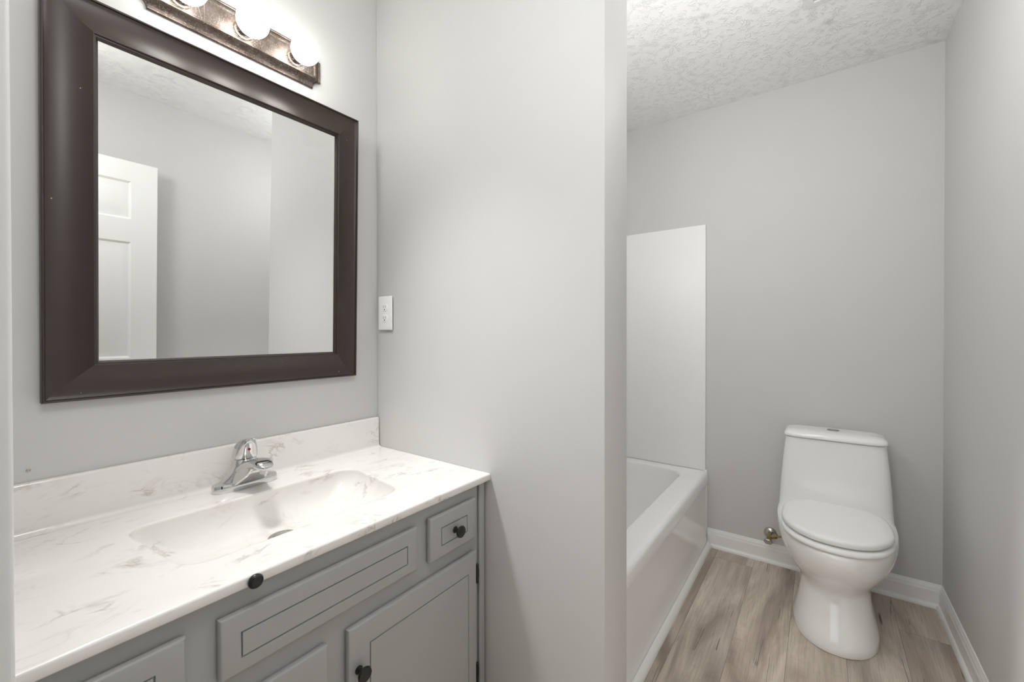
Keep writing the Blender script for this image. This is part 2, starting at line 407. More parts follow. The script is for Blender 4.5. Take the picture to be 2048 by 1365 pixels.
# six-panel door standing open along the right wall (seen in the mirror)
def build_door():
    x0, x1, yf, yb = 0.030, 0.728, -0.297, -0.332
    bm = bmesh.new()
    zs = [(0.24, 0.99), (0.99, 0.99)]
    xa = (x0+0.105, x0+0.315); xb = (x1-0.315+0.0, x1-0.108)
    rows = ((0.20, 0.86), (0.990, 1.608), (1.728, 1.928))
    panels = [(c, r) for c in (xa, xb) for r in rows]
    # front and back faces as a grid with sunk, raised panels
    xsn = sorted({x0, x1, *xa, *xb}); zsn = sorted({0.012, 2.032, *[z for r in rows for z in r]})
    for y, s in ((yf, 1), (yb, -1)):
        for i in range(len(xsn)-1):
            for j in range(len(zsn)-1):
                a, b_, c, d = xsn[i], xsn[i+1], zsn[j], zsn[j+1]
                if any(abs(p[0][0]-a) < 1e-6 and abs(p[1][0]-c) < 1e-6 for p in panels):
                    rings = []
                    for ins, dep in ((0, 0), (0.010, 0.009), (0.020, 0.009), (0.045, 0.002)):
                        yy = y-s*dep
                        rings.append([(a+ins, yy, c+ins), (b_-ins, yy, c+ins), (b_-ins, yy, d-ins), (a+ins, yy, d-ins)])
                    loft(bm, rings, cap0=False)
                else:
                    bm.faces.new([bm.verts.new(p) for p in ((a, y, c), (b_, y, c), (b_, y, d), (a, y, d))])
    for q in (((x0, yf, .012), (x0, yb, .012), (x0, yb, 2.032), (x0, yf, 2.032)), ((x1, yf, .012), (x1, yb, .012), (x1, yb, 2.032), (x1, yf, 2.032)),
              ((x0, yf, .012), (x1, yf, .012), (x1, yb, .012), (x0, yb, .012)), ((x0, yf, 2.032), (x1, yf, 2.032), (x1, yb, 2.032), (x0, yb, 2.032))):
        bm.faces.new([bm.verts.new(p) for p in q])
    bmesh.ops.remove_doubles(bm, verts=bm.verts, dist=1e-5)
    d = struct('door_1', bm, M['trim'], angle=20, origin=(x0, yf, 0.012))
    bm = bmesh.new()
    lathe(bm, (x1-0.065, yf, 0.93), (0, 1, 0), [(0, 0.03), (0.004, 0.03), (0.007, 0.012), (0.02, 0.011), (0.026, 0.022), (0.036, 0.027), (0.046, 0.022), (0.05, 0.008)], 24)
    obj('door_handle', bm, M['nickel'], d)
build_door()

# ------------------------------------------------------------------ vanity cabinet
CF = 0.8346          # face-frame plane
FR = 0.818           # drawer and door fronts
cab = thing('vanity_cabinet', 'grey painted vanity cabinet with black knobs under the marble countertop', 'cabinet', (0.505, CF, 0))
bm = bmesh.new()
CX0, CX1 = XL+0.002, 0.951
box(bm, CX0, CX0+0.016, CF+0.001, YA-0.002, 0, ZCB-0.0005); box(bm, CX1-0.016, CX1, CF+0.001, YA-0.002, 0, ZCB-0.0005)
box(bm, CX0, CX1, CF+0.03, YA-0.002, 0.10, 0.116); box(bm, CX0, CX1, CF+0.07, CF+0.085, 0, 0.10); box(bm, CX0, CX1, YA-0.008, YA-0.002, 0.1, ZCB-0.0005)
obj('carcass', bm, M['cabinet'], cab, smooth=False)
bm = bmesh.new()
box(bm, CX0, CX1, CF, CF+0.018, 0.10, ZCB-0.0005, bev=0.001)
obj('face_frame', bm, M['cabinet'], cab, angle=30)
obj('filler_strip', new_box(0.9562, 0.9800, CF-0.004, CF+0.014, 0, ZCB-0.0005, bev=0.002), M['cabinet'], cab, angle=30)
obj('filler_gap_shade', new_box(CX1+0.0005, XB-0.001, CF+0.02, CF+0.03, 0, ZCB-0.0005), M['dark'], cab, smooth=False)  # added dark sheet paints the shade in the gaps beside the filler strip
def front(name, x0, x1, z0, z1, g, r=0.004):
    """slab front with an eased edge and a routed rectangular groove; g = groove inset (left, right, bottom, top)"""
    y = FR; d = CF-FR-0.0003
    def ring(l, r_, b, t, yy): return [(x0+l, yy, z0+b), (x1-r_, yy, z0+b), (x1-r_, yy, z1-t), (x0+l, yy, z1-t)]
    gl, gr, gb, gt = g; e = 0.0016
    rs = [ring(0.004, 0.004, 0.004, 0.004, y+d), ring(0.0015, 0.0015, 0.0015, 0.0015, y+d-0.002), ring(0, 0, 0, 0, y+d-0.006), ring(0, 0, 0, 0, y+0.006)]
    for k in range(1, 5):
        a = k*pi/8; q = 0.006*(1-cos(a)); rs.append(ring(q, q, q, q, y+0.006*(1-sin(a))))
    rs += [ring(gl-e, gr-e, gb-e, gt-e, y), ring(gl-e*.4, gr-e*.4, gb-e*.4, gt-e*.4, y+0.0045), ring(gl+e*.4, gr+e*.4, gb+e*.4, gt+e*.4, y+0.0045), ring(gl+e, gr+e, gb+e, gt+e, y)]
    bm = bmesh.new(); loft(bm, rs)
    return obj(name, bm, M['cabinet'], cab, angle=32)
def knob(parent, x, z, y=FR):
    bm = bmesh.new()
    lathe(bm, (x, y, z), (0, -1, 0), [(-0.001, 0.009), (0.002, 0.009), (0.004, 0.0065), (0.012, 0.0055), (0.016, 0.009), (0.019, 0.0150), (0.022, 0.0163), (0.0255, 0.0150), (0.0275, 0.009), (0.028, 0.002)], 28)
    return obj('knob', bm, M['black'], parent)
dr = front('drawer', 0.748, 0.928, 0.590, 0.7055, (0.041, 0.039, 0.032, 0.037)); knob(dr, 0.840, 0.646)
front('false_drawer_front', 0.278, 0.707, 0.595, 0.7025, (0.034, 0.032, 0.028, 0.036))
dr = front('drawer', 0.050, 0.233, 0.592, 0.7045, (0.040, 0.040, 0.031, 0.037)); knob(dr, 0.142, 0.646)
def door(x0, x1, kx, hx):
    d = front('door', x0, x1, 0.115, 0.5500, (0.054, 0.036, 0.055, 0.055) if kx < 0.7 and x0 > 0.5 else (0.036, 0.054, 0.055, 0.055))
    knob(d, kx, 0.452)
    for z in (0.478, 0.185):
        bm = bmesh.new(); s = 1 if hx > 0.5 else -1
        box(bm, min(hx, hx+s*0.014), max(hx, hx+s*0.014), FR+0.006, FR+0.0162, z-0.019, z+0.019, bev=0.001)
        lathe(bm, (hx+s*0.006, FR+0.004, z-0.03), (0, 0, 1), [(0, 0.0015), (0.003, 0.0045), (0.057, 0.0045), (0.06, 0.0015)], 14)
        lathe(bm, (hx+s*0.006, FR+0.004, z-0.012), (0, 0, 1), [(0, 0.0052), (0.024, 0.0052)], 14)
        obj('hinge', bm, M['black'], d)
door(0.5155, 0.9300, 0.5400, 0.9300)
door(0.0500, 0.4705, 0.4450, 0.0500)

# ------------------------------------------------------------------ countertop with moulded basin
ctop = thing('vanity_countertop', 'cream cultured marble countertop with moulded rectangular sink and backsplash', 'countertop', (0.505, YF, ZCB))
RIM = rounded([(0.238, 1.222), (0.266, 0.932), (0.748, 0.932), (0.780, 1.222)], [0.035, 0.055, 0.055, 0.050], 12)
BOT = rounded([(0.375, 1.165), (0.360, 1.000), (0.655, 1.000), (0.640, 1.165)], [0.05, 0.05, 0.05, 0.05], 12)
def expand(pts, d):
    c = sum((p for p in pts), Vector((0, 0)))/len(pts); out = []
    n = len(pts)
    for i, p in enumerate(pts):
        t = (pts[(i+1) % n]-pts[i-1]).normalized(); nn = Vector((t.y, -t.x))
        if nn.dot(p-c) < 0: nn = -nn
        out.append(p+nn*d)
    return out
BD = 0.086
rings = []
OUT0 = expand(RIM, 0.006)
rings.append([(p.x, p.y, ZC) for p in OUT0])
rings.append([(p.x, p.y, ZC) for p in expand(RIM, 0.0045)])
rings.append([(p.x, p.y, ZC-0.0006) for p in expand(RIM, 0.002)])
rings.append([(p.x, p.y, ZC-0.0022) for p in RIM])
N = 26
for k in range(1, N+1):
    u = 1-cos(k/N*pi/2)
    z = ZC-0.0022-(BD-0.0022)*(1-(1-u)**2.3)**(1/1.9)
    rings.append([(p.x+(q.x-p.x)*u, p.y+(q.y-p.y)*u, z) for p, q in zip(RIM, BOT)])
DRAIN = Vector((0.513, 1.098))
for s in (0.7, 0.4, 0.22):
    rings.append([(DRAIN.x+(q.x-DRAIN.x)*s, DRAIN.y+(q.y-DRAIN.y)*s, ZC-BD-0.002*(1-s)) for q in BOT])
bm = bmesh.new(); loft(bm, rings, cap0=False); obj('basin', bm, M['basin'], ctop, angle=60)
bm = bmesh.new()
X0, X1, Y1 = XL+0.0005, XB-0.0008, YA-0.001
hole = [bm.verts.new((p.x, p.y, ZC)) for p in OUT0]
outer = [bm.verts.new(p) for p in ((X0, YF+0.005, ZC), (X1, YF+0.005, ZC), (X1, Y1, ZC), (X0, Y1, ZC))]
es = [bm.edges.new((hole[i], hole[(i+1) % len(hole)])) for i in range(len(hole))]
es += [bm.edges.new((outer[i], outer[(i+1) % 4])) for i in range(4)]
bmesh.ops.triangle_fill(bm, use_beauty=True, use_dissolve=False, edges=es)
prev = outer
for dy, z in ((0.0032, ZC-0.0003), (0.0012, ZC-0.0018), (0, ZC-0.0046), (0, ZCB+0.003), (0.001, ZCB+0.001), (0.003, ZCB), (0.06, ZCB)):
    cur = [bm.verts.new(p) for p in ((X0, YF+dy, z), (X1, YF+dy, z), (X1, Y1, z), (X0, Y1, z))]
    for i in range(4): bm.faces.new((prev[i], prev[(i+1) % 4], cur[(i+1) % 4], cur[i]))
    prev = cur
obj('slab', bm, M['marble'], ctop, angle=40)
bm = bmesh.new()
bp = [(0, 0, ZC-0.002), (0, -0.030, ZC+0.0002), (0, -0.024, ZC+0.0010), (0, -0.019, ZC+0.003), (0, -0.0155, ZC+0.0065), (0, -0.0140, ZC+0.011), (0, -0.0125, 0.8660), (0, -0.0110, 0.8700), (0, -0.0085, 0.8718), (0, 0, 0.8718)]
sweep_profile(bm, bp, (X0, Y1, 0), (X1-0.002, Y1, 0)); obj('backsplash', bm, M['marble'], ctop, angle=50)
bm = bmesh.new()
lathe(bm, (DRAIN.x, DRAIN.y, ZC-BD-0.004), (0, 0, 1), [(0, 0.034), (0.0050, 0.035), (0.0075, 0.033), (0.007, 0.025), (0.004, 0.022)], 32)
lathe(bm, (DRAIN.x, DRAIN.y, ZC-BD-0.004), (0, 0, 1), [(0, 0.012), (0.007, 0.017), (0.010, 0.017), (0.012, 0.012), (0.0125, 0.001)], 32)
obj('drain', bm, M['nickel'], ctop)
bm = bmesh.new()
lathe(bm, (0.331, YF, 0.7503), (0, -1, 0), [(-0.0006, 0.0105), (0.003, 0.0122), (0.006, 0.0126), (0.0085, 0.0115), (0.0105, 0.0085), (0.0100, 0.0075), (0.0105, 0.004), (0.0107, 0.0005)], 28)
tag(obj('bumper_knob', bm, M['black'], origin=(0.331, YF, 0.7503)), 'small round black knob stuck on the front edge of the marble countertop', 'knob')

# ------------------------------------------------------------------ faucet
FX, FY = 0.511, 1.310
fau = thing('faucet', 'chrome single-lever faucet with a red dot behind the sink', 'faucet', (FX, FY, ZC))
def ell(cx, cy, z, a, b_, n=40, e=2.0):
    return [(cx+a*math.copysign(abs(cos(t))**(2/e), cos(t)), cy+b_*math.copysign(abs(sin(t))**(2/e), sin(t)), z) for t in [2*pi*i/n for i in range(n)]]
bm = bmesh.new()
st = [(0.0802, 0.0268, 0.0), (0.0810, 0.0275, 0.0020), (0.0806, 0.0271, 0.0165), (0.0790, 0.0255, 0.0200), (0.075, 0.022, 0.0216), (0.06, 0.012, 0.0220)]
loft(bm, [ell(FX, FY, ZC+h, a, b_, 64, 2.9) for a, b_, h in st]); obj('base', bm, M['chrome'], fau)
bm = bmesh.new()
bs = [(0.064, 0.0245, 0.012), (0.058, 0.0245, 0.022), (0.044, 0.0245, 0.034), (0.0350, 0.0245, 0.046), (0.0300, 0.0245, 0.058), (0.0285, 0.0245, 0.070), (0.0280, 0.0243, 0.078), (0.026, 0.022, 0.080)]
loft(bm, [ell(FX, FY+0.004, ZC+h, a, b_, 48) for a, b_, h in bs]); obj('body', bm, M['chrome'], fau)
bm = bmesh.new()          # spout: wide ramp rising from the base and ending in a rounded beak
sp = [(1.320, 0.034, 0.030, 0.046), (1.300, 0.046, 0.0290, 0.046), (1.275, 0.060, 0.0275, 0.042), (1.250, 0.0700, 0.0260, 0.036), (1.228, 0.0765, 0.0250, 0.031), (1.210, 0.0790, 0.0242, 0.0270), (1.196, 0.0785, 0.0225, 0.0225), (1.186, 0.0765, 0.0190, 0.0175), (1.179, 0.0740, 0.0130, 0.0110), (1.176, 0.0725, 0.006, 0.005)]
rings = []
for y, h, hw, th in sp:
    rings.append([(FX+hw*math.copysign(abs(cos(t))**(2/2.6), cos(t)), y, ZC+h+0.5*th*math.copysign(abs(sin(t))**(2/2.6), sin(t))) for t in [2*pi*i/28 for i in range(28)]])
loft(bm, rings)
# skirt under the ramp, falling from the beak's root to the base plate
sk = [(1.322, 0.012, 0.040, 0.048, 0.030), (1.300, 0.012, 0.046, 0.048, 0.029), (1.286, 0.012, 0.052, 0.046, 0.0285), (1.270, 0.021, 0.059, 0.040, 0.0270), (1.252, 0.034, 0.066, 0.033, 0.0255), (1.234, 0.049, 0.073, 0.026, 0.0235), (1.226, 0.060, 0.075, 0.022, 0.0200)]
rings = []
for y, lo, hi, wb, wt in sk:
    q = rounded([(-wb, lo), (wb, lo), (wt, hi), (-wt, hi)], [0.0045, 0.0045, 0.006, 0.006], 5)
    rings.append([(FX+p.x, y, ZC+p.y) for p in q])
loft(bm, rings); obj('spout', bm, M['chrome'], fau, angle=60)
bm = bmesh.new(); lathe(bm, (FX, 1.199, ZC+0.073), (0, 0, -1), [(0, 0.0105), (0.010, 0.0105), (0.011, 0.0095), (0.017, 0.0095), (0.017, 0.007)], 24); obj('aerator', bm, M['chrome'], fau)
bm = bmesh.new()          # handle: domed cap narrowing into a lever that tips forward
hd = [(FY+0.004, 0.0285, 0.0248, 0.0810), (FY+0.004, 0.0300, 0.0258, 0.0845), (FY+0.003, 0.0300, 0.0258, 0.094), (FY+0.001, 0.0285, 0.0245, 0.106), (FY-0.003, 0.0255, 0.0225, 0.117), (FY-0.008, 0.0205, 0.0190, 0.1260), (FY-0.013, 0.0140, 0.0140, 0.1318), (FY-0.016, 0.006, 0.007, 0.1340)]
loft(bm, [ell(FX, cy, ZC+h, a, b_, 40, 2.3) for cy, a, b_, h in hd])
lv = [(FY+0.002, 0.1225, 0.014, 0.010), (FY-0.016, 0.1300, 0.0125, 0.0085), (FY-0.034, 0.1355, 0.0110, 0.0065), (FY-0.052, 0.1395, 0.0100, 0.0050), (FY-0.060, 0.1408, 0.0080, 0.0040), (FY-0.063, 0.1412, 0.0035, 0.0020)]
loft(bm, [[(FX+hw*cos(t), y, ZC+h+th*0.5*sin(t)) for t in [2*pi*i/20 for i in range(20)]] for y, h, hw, th in lv])
hnd = obj('handle', bm, M['chrome'], fau, angle=50)
bm = bmesh.new(); lathe(bm, (FX, FY-0.0222, ZC+0.106), (0, -1, 0.12), [(0, 0.0036), (0.0030, 0.0036), (0.0040, 0.0022), (0.0041, 0.0003)], 16); obj('temperature_dot', bm, M['red'], hnd, label='red temperature dot')

# ------------------------------------------------------------------ framed mirror
TILT = atan(0.0215)
MX0, MX1, MZ0, MH = 0.1350, 0.8875, 1.0385, 0.9075
RW = 0.0885
mir = thing('wall_mirror', 'large mirror in a dark bronze scooped frame above the vanity', 'mirror', ((MX0+MX1)/2, YA-0.0005, MZ0), rot=(TILT, 0, 0))
MW = MX1-MX0
prof = [(0.0, 0.0), (0.0, 0.0205), (0.0008, 0.0222), (0.0025, 0.0230), (0.0045, 0.0225), (0.0055, 0.0205), (0.0062, 0.0180), (0.0085, 0.0168), (0.0110, 0.0156)]
for k in range(1, 25):
    u = k/24; s = 0.0110+u*(0.0790-0.0110)
    prof.append((s, 0.0135+0.033*(u-0.25)**2))
prof += [(0.0798, 0.0320), (0.0808, 0.0312), (0.0814, 0.0265), (0.0840, 0.0262), (0.0848, 0.0235), (RW, 0.0195), (RW, 0.0)]
def rail(side):
    bm = bmesh.new(); a, b_ = [], []
    for s, d in prof:
        if side == 'b': p, q = (-MW/2+s, s), (MW/2-s, s)
        if side == 't': p, q = (-MW/2+s, MH-s), (MW/2-s, MH-s)
        if side == 'l': p, q = (-MW/2+s, s), (-MW/2+s, MH-s)
        if side == 'r': p, q = (MW/2-s, s), (MW/2-s, MH-s)
        a.append((p[0], -d, p[1])); b_.append((q[0], -d, q[1]))
    loft(bm, [a, b_])
    return obj('frame_rail', bm, M['frame'], mir, local=True, angle=38)
for s in 'btlr': rail(s)
gl = RW-0.004
bm = bmesh.new(); box(bm, -MW/2+gl, MW/2-gl, -0.0185, -0.0135, gl, MH-gl)
obj('mirror_glass', bm, M['mirror'], mir, local=True, smooth=False)

# ------------------------------------------------------------------ three-bulb light bar
LX0, LX1, LZ0, LZ1 = 0.290, 0.767, 2.003, 2.125
lamp = thing('vanity_light_bar', 'dusty bronze three-bulb light bar above the mirror', 'wall light', ((LX0+LX1)/2, YA, (LZ0+LZ1)/2))
def scallop(ins, y, r=0.027):
    """rectangle whose corners are cut by concave quarter circles"""
    x0, x1, z0, z1 = LX0+ins, LX1-ins, LZ0+ins, LZ1-ins; out = []
    for cx, cz, a0 in ((LX0, LZ0, 90), (LX1, LZ0, 180), (LX1, LZ1, 270), (LX0, LZ1, 0)):
        rr = max(r+ins*0.35, 1.5*ins)
        sx = 1 if cx == LX0 else -1; sz = 1 if cz == LZ0 else -1
        a = math.asin(min(1, ins/rr))
        for k in range(9):
            t = a+(pi/2-2*a)*k/8
            px, pz = cx+sx*rr*cos(t), cz+sz*rr*sin(t)
            out.append((px, pz, (cx, cz), k))
    # order each corner's arc counter-clockwise around the outline
    res = []
    for ci in range(4):
        arc = out[ci*9:(ci+1)*9]
        if ci in (0, 2): arc = list(reversed(arc))
        res += [(p[0], y, p[1]) for p in arc]
    return res
steps = [(0.0, 0.0), (0.0, 0.0050), (0.0015, 0.0072), (0.0045, 0.0078), (0.0068, 0.0068), (0.0080, 0.0072), (0.0105, 0.0078), (0.0140, 0.0100), (0.0180, 0.0140), (0.0215, 0.0190), (0.0240, 0.0235), (0.0258, 0.0250), (0.0285, 0.0250), (0.0300, 0.0232), (0.0315, 0.0215)]
bm = bmesh.new(); loft(bm, [scallop(i, YA-d) for i, d in steps]); obj('back_plate', bm, M['bronze'], lamp, angle=28)
BZ = 2.064; FACE = YA-0.0215
for bx in (0.381, 0.529, 0.677):
    bm = bmesh.new()
    lathe(bm, (bx, FACE+0.001, BZ), (0, -1, 0), [(0, 0.026), (0.003, 0.026), (0.0045, 0.0205), (0.016, 0.0195), (0.020, 0.0215), (0.022, 0.0215), (0.022, 0.018), (0.008, 0.017)], 28)
    so = obj('socket', bm, M['bronze'], lamp)
    bm = bmesh.new(); R0 = 0.0405; pr = []
    for k in range(0, 21):
        t = pi*0.86*(k/20); pr.append((-R0*cos(t), R0*sin(t)))
    pr = [(-t_, r) for t_, r in reversed(pr)]      # neck first
    pr = [(-R0-0.010, 0.0135)] + [(-t_, r) for t_, r in [(-t2, r2) for t2, r2 in pr]]
    pr = [(-0.052, 0.0135)] + [(-R0*cos(pi*0.14+(pi*0.86-0.001)*k/20), R0*sin(pi*0.14+(pi*0.86-0.001)*k/20)) for k in range(21)]
    lathe(bm, (bx, 1.293, BZ), (0, -1, 0), pr, 36); obj('bulb', bm, M['bulb'], so)

# cobwebs strung between the bulbs, their sockets and the plate
random.seed(4); bm = bmesh.new()
for bx in (0.381, 0.529, 0.677):
    for k in range(14):
        a0 = random.uniform(0.55, 2.6)*pi/1.6+pi*0.9
        p = Vector((bx+0.037*cos(a0), 1.293+random.uniform(-0.004, 0.02), BZ+0.037*sin(a0)))
        q = Vector((bx+random.uniform(-0.045, 0.06), FACE+0.001, BZ-random.uniform(0.012, 0.034)))
        mid = (p+q)/2+Vector((random.uniform(-.006, .006), 0.004, -random.uniform(0.0, 0.006)))
        tube(bm, [p, (p+mid)/2+Vector((0, 0, -.001)), mid, (q+mid)/2+Vector((0, 0, -.001)), q], 0.00014, 4)
tag(obj('cobweb', bm, M['web'], origin=(0.529, FACE, BZ)), 'fine grey cobwebs hanging under the bulbs of the light bar', 'cobweb', kind='stuff')

# ------------------------------------------------------------------ outlet on the partition, and a screw in the vanity wall
OY, OZ = 1.3135, 1.2650
out = thing('wall_outlet', 'white duplex outlet on the partition wall beside the mirror', 'outlet', (XB, OY, OZ))
obj('outlet_gap_shade', new_box(XB-0.004, XB+0.001, OY-0.030, OY+0.030, OZ-0.054, OZ+0.054), M['dark'], out, smooth=False)  # near-black block paints the shadow gap behind the cover plate
bm = bmesh.new(); box(bm, XB-0.0095, XB-0.0035, OY-0.0385, OY+0.0385, OZ-0.0625, OZ+0.0625, bev=0.0022, seg=3); obj('cover_plate', bm, M['plastic'], out)
for dz in (-0.0195, 0.0195):
    bm = bmesh.new()
    pts = [(0.0165*cos(t), max(-0.0125, min(0.0125, 0.0165*sin(t)))) for t in [2*pi*i/40 for i in range(40)]]
    loft(bm, [[(x, OY+a*k, OZ+dz+b_*k) for a, b_ in pts] for x, k in ((XB-0.0090, 1.0), (XB-0.0108, 1.0), (XB-0.0113, 0.96))])
    r = obj('receptacle', bm, M['plastic'], out, angle=30)
    bm = bmesh.new()
    box(bm, XB-0.0116, XB-0.0111, OY+0.0050, OY+0.0066, OZ+dz-0.0005, OZ+dz+0.0080); box(bm, XB-0.0116, XB-0.0111, OY-0.0066, OY-0.0050, OZ+dz+0.0005, OZ+dz+0.0070)
    lathe(bm, (XB-0.0111, OY, OZ+dz-0.0065), (-1, 0, 0), [(0, 0.0026), (0.0005, 0.0026)], 12)
    obj('slot', bm, M['dark'], r, smooth=False)
bm = bmesh.new(); lathe(bm, (XB-0.0092, OY, OZ), (-1, 0, 0), [(0, 0.0034), (0.0010, 0.0032), (0.0016, 0.002)], 14); obj('screw', bm, M['plastic'], out)
bm = bmesh.new(); lathe(bm, (0.118, YA, 0.8965), (0, -1, 0), [(-0.001, 0.0042), (0.0012, 0.0040), (0.0018, 0.0022), (0.0010, 0.0012)], 14)
tag(obj('wall_screw', bm, M['nickel'], origin=(0.118, YA, 0.8965)), 'tiny screw left in the wall above the left end of the backsplash', 'screw')

# ------------------------------------------------------------------ toilet
TY = -0.050
toi = thing('toilet', 'white one-piece toilet with closed lid against the far wall', 'toilet', (2.17, TY, 0))
def plan(z, xf, xb, hw, xm, nf=2.0, nb=6.0, n=96):
    r = []
    for i in range(n):
        t = 2*pi*i/n; c, s = cos(t), sin(t)
        e = nf if c > 0 else nb
        L = (xm-xf) if c > 0 else (xb-xm)
        r.append((xm-math.copysign(abs(c)**(2/e), c)*L, TY+hw*math.copysign(abs(s)**(2/e), s), z))
    return r
sec = [(0.000, 1.932, 2.44, 0.140, 2.15, 2.2, 3.5), (0.006, 1.928, 2.44, 0.142, 2.15, 2.2, 3.5), (0.030, 1.932, 2.44, 0.139, 2.15, 2.2, 3.5), (0.070, 1.953, 2.44, 0.130, 2.15, 2.2, 3.5),
       (0.110, 1.978, 2.445, 0.121, 2.15, 2.2, 3.5), (0.150, 1.998, 2.45, 0.116, 2.16, 2.2, 3.5), (0.180, 2.008, 2.455, 0.115, 2.16, 2.2, 3.5), (0.197, 2.004, 2.46, 0.118, 2.16, 2.2, 4), (0.212, 1.995, 2.46, 0.1265, 2.17, 2.2, 4), (0.232, 1.975, 2.47, 0.1435, 2.19, 2.15, 4.5),
       (0.260, 1.948, 2.48, 0.166, 2.21, 2.1, 5), (0.290, 1.927, 2.49, 0.185, 2.23, 2.05, 5.5), (0.318, 1.913, 2.495, 0.199, 2.25, 2.0, 6), (0.345, 1.907, 2.498, 0.2045, 2.26, 2.0, 6), (0.364, 1.9065, 2.498, 0.2075, 2.28, 2.0, 6),
       (0.373, 1.909, 2.498, 0.2080, 2.29, 2.0, 6), (0.3775, 1.914, 2.499, 0.2080, 2.30, 2.0, 6), (0.3790, 1.925, 2.499, 0.2078, 2.31, 2.05, 6),
       (0.3800, 2.270, 2.499, 0.2078, 2.39, 3.5, 6), (0.3880, 2.300, 2.499, 0.2078, 2.40, 4, 6), (0.4020, 2.320, 2.499, 0.2075, 2.41, 4.5, 6), (0.4300, 2.331, 2.5, 0.2065, 2.42, 5, 6), (0.5000, 2.334, 2.5, 0.2025, 2.42, 5.5, 6), (0.6000, 2.333, 2.5, 0.1940, 2.42, 6, 6),
       (0.6900, 2.331, 2.5, 0.1845, 2.42, 6, 6), (0.7050, 2.331, 2.5, 0.1828, 2.42, 6, 6), (0.7070, 2.336, 2.496, 0.178, 2.42, 6, 6)]
bm = bmesh.new(); loft(bm, [plan(*s) for s in sec]); obj('bowl_and_tank', bm, M['porcelain'], toi, angle=60)
bm = bmesh.new()
lid = [(0.7090, 2.330, 2.499, 0.1815, 2.41, 6, 6), (0.7095, 2.323, 2.503, 0.1865, 2.41, 6, 6), (0.7130, 2.320, 2.504, 0.1885, 2.41, 6, 6), (0.7230, 2.322, 2.504, 0.1870, 2.41, 6, 6), (0.7310, 2.328, 2.502, 0.1815, 2.41, 5.5, 6), (0.7365, 2.339, 2.497, 0.1715, 2.41, 5, 5.5), (0.7395, 2.356, 2.487, 0.153, 2.41, 4.5, 5), (0.7410, 2.380, 2.465, 0.110, 2.415, 4, 4)]
loft(bm, [plan(*s) for s in lid]); tl = obj('tank_lid', bm, M['porcelain'], toi, angle=60)
bm = bmesh.new()
lathe(bm, (2.418, TY, 0.7400), (0, 0, 1), [(0, 0.024), (0.0025, 0.024), (0.0035, 0.022), (0.0030, 0.0195), (0.0015, 0.0190)], 32)
box(bm, 2.418-0.0006, 2.418+0.0006, TY-0.018, TY+0.018, 0.7405, 0.7440)
for s in (-1, 1):
    pts = [(2.418+s*(0.0012+0.0168*sin(pi*k/14)), TY-0.0172*cos(pi*k/14)) for k in range(15)]
    loft(bm, [[(x, y, z) for x, y in pts] for z in (0.7405, 0.7438)])
obj('flush_button', bm, M['nickel'], tl, angle=30, label='round chrome dual flush button')
bm = bmesh.new()
seat = [(0.3810, 1.918, 2.308, 0.176, 2.13, 2.15, 3.2), (0.3825, 1.911, 2.313, 0.181, 2.13, 2.15, 3.2), (0.3880, 1.908, 2.315, 0.184, 2.13, 2.15, 3.2), (0.3960, 1.910, 2.315, 0.183, 2.13, 2.15, 3.2), (0.3995, 1.917, 2.311, 0.178, 2.13, 2.15, 3.2), (0.4005, 1.93, 2.306, 0.168, 2.13, 2.15, 3.2)]
loft(bm, [plan(*s) for s in seat]); obj('seat', bm, M['plastic'], toi, angle=60)
bm = bmesh.new()
sl = [(0.4060, 1.936, 2.316, 0.168, 2.13, 2.15, 3.4), (0.4070, 1.927, 2.321, 0.176, 2.13, 2.15, 3.4), (0.4125, 1.921, 2.324, 0.181, 2.13, 2.15, 3.4), (0.4245, 1.921, 2.325, 0.1815, 2.13, 2.15, 3.4), (0.4300, 1.924, 2.323, 0.178, 2.13, 2.15, 3.4), (0.4335, 1.932, 2.318, 0.170, 2.13, 2.15, 3.3), (0.4355, 1.948, 2.306, 0.155, 2.13, 2.1, 3.2), (0.4375, 1.99, 2.27, 0.115, 2.13, 2.1, 3), (0.4385, 2.06, 2.19, 0.06, 2.13, 2, 2.5)]
loft(bm, [plan(*s) for s in sl]); obj('seat_lid', bm, M['plastic'], toi, angle=60)
for s in (-1, 1):
    bm = bmesh.new(); lathe(bm, (2.305, TY+s*0.075-0.016, 0.4040), (0, 1, 0), [(0, 0.006), (0.002, 0.0085), (0.030, 0.0085), (0.032, 0.006)], 18)
    obj('seat_hinge', bm, M['plastic'], toi)

# ------------------------------------------------------------------ shut-off valve
VY, VZ = 0.207, 0.150
val = thing('shutoff_valve', 'corroded brass shut-off valve on the wall left of the toilet', 'valve', (XC, VY, VZ))
bm = bmesh.new(); lathe(bm, (XC, VY, VZ), (-1, 0, 0), [(-0.001, 0.030), (0.003, 0.030), (0.009, 0.026), (0.014, 0.016), (0.015, 0.011)], 28); obj('escutcheon', bm, M['nickel'], val, label='round metal wall flange')
bm = bmesh.new()
lathe(bm, (XC-0.010, VY, VZ), (-1, 0, 0), [(0, 0.0095), (0.030, 0.0095), (0.031, 0.013), (0.044, 0.013), (0.045, 0.011), (0.066, 0.011), (0.067, 0.006), (0.080, 0.006)], 18)
lathe(bm, (XC-0.052, VY, VZ), (0, -0.92, 0.38), [(0, 0.0095), (0.022, 0.0095), (0.023, 0.0125), (0.034, 0.0125), (0.035, 0.008), (0.040, 0.008)], 6)
obj('valve_body', bm, M['brass'], val, angle=30)
bm = bmesh.new()
hc = Vector((XC-0.086, VY+0.002, VZ-0.006)); hd_ = Vector((-0.90, 0.06, -0.34)).normalized(); u, v, _ = frame_axes(hd_)
rings = []
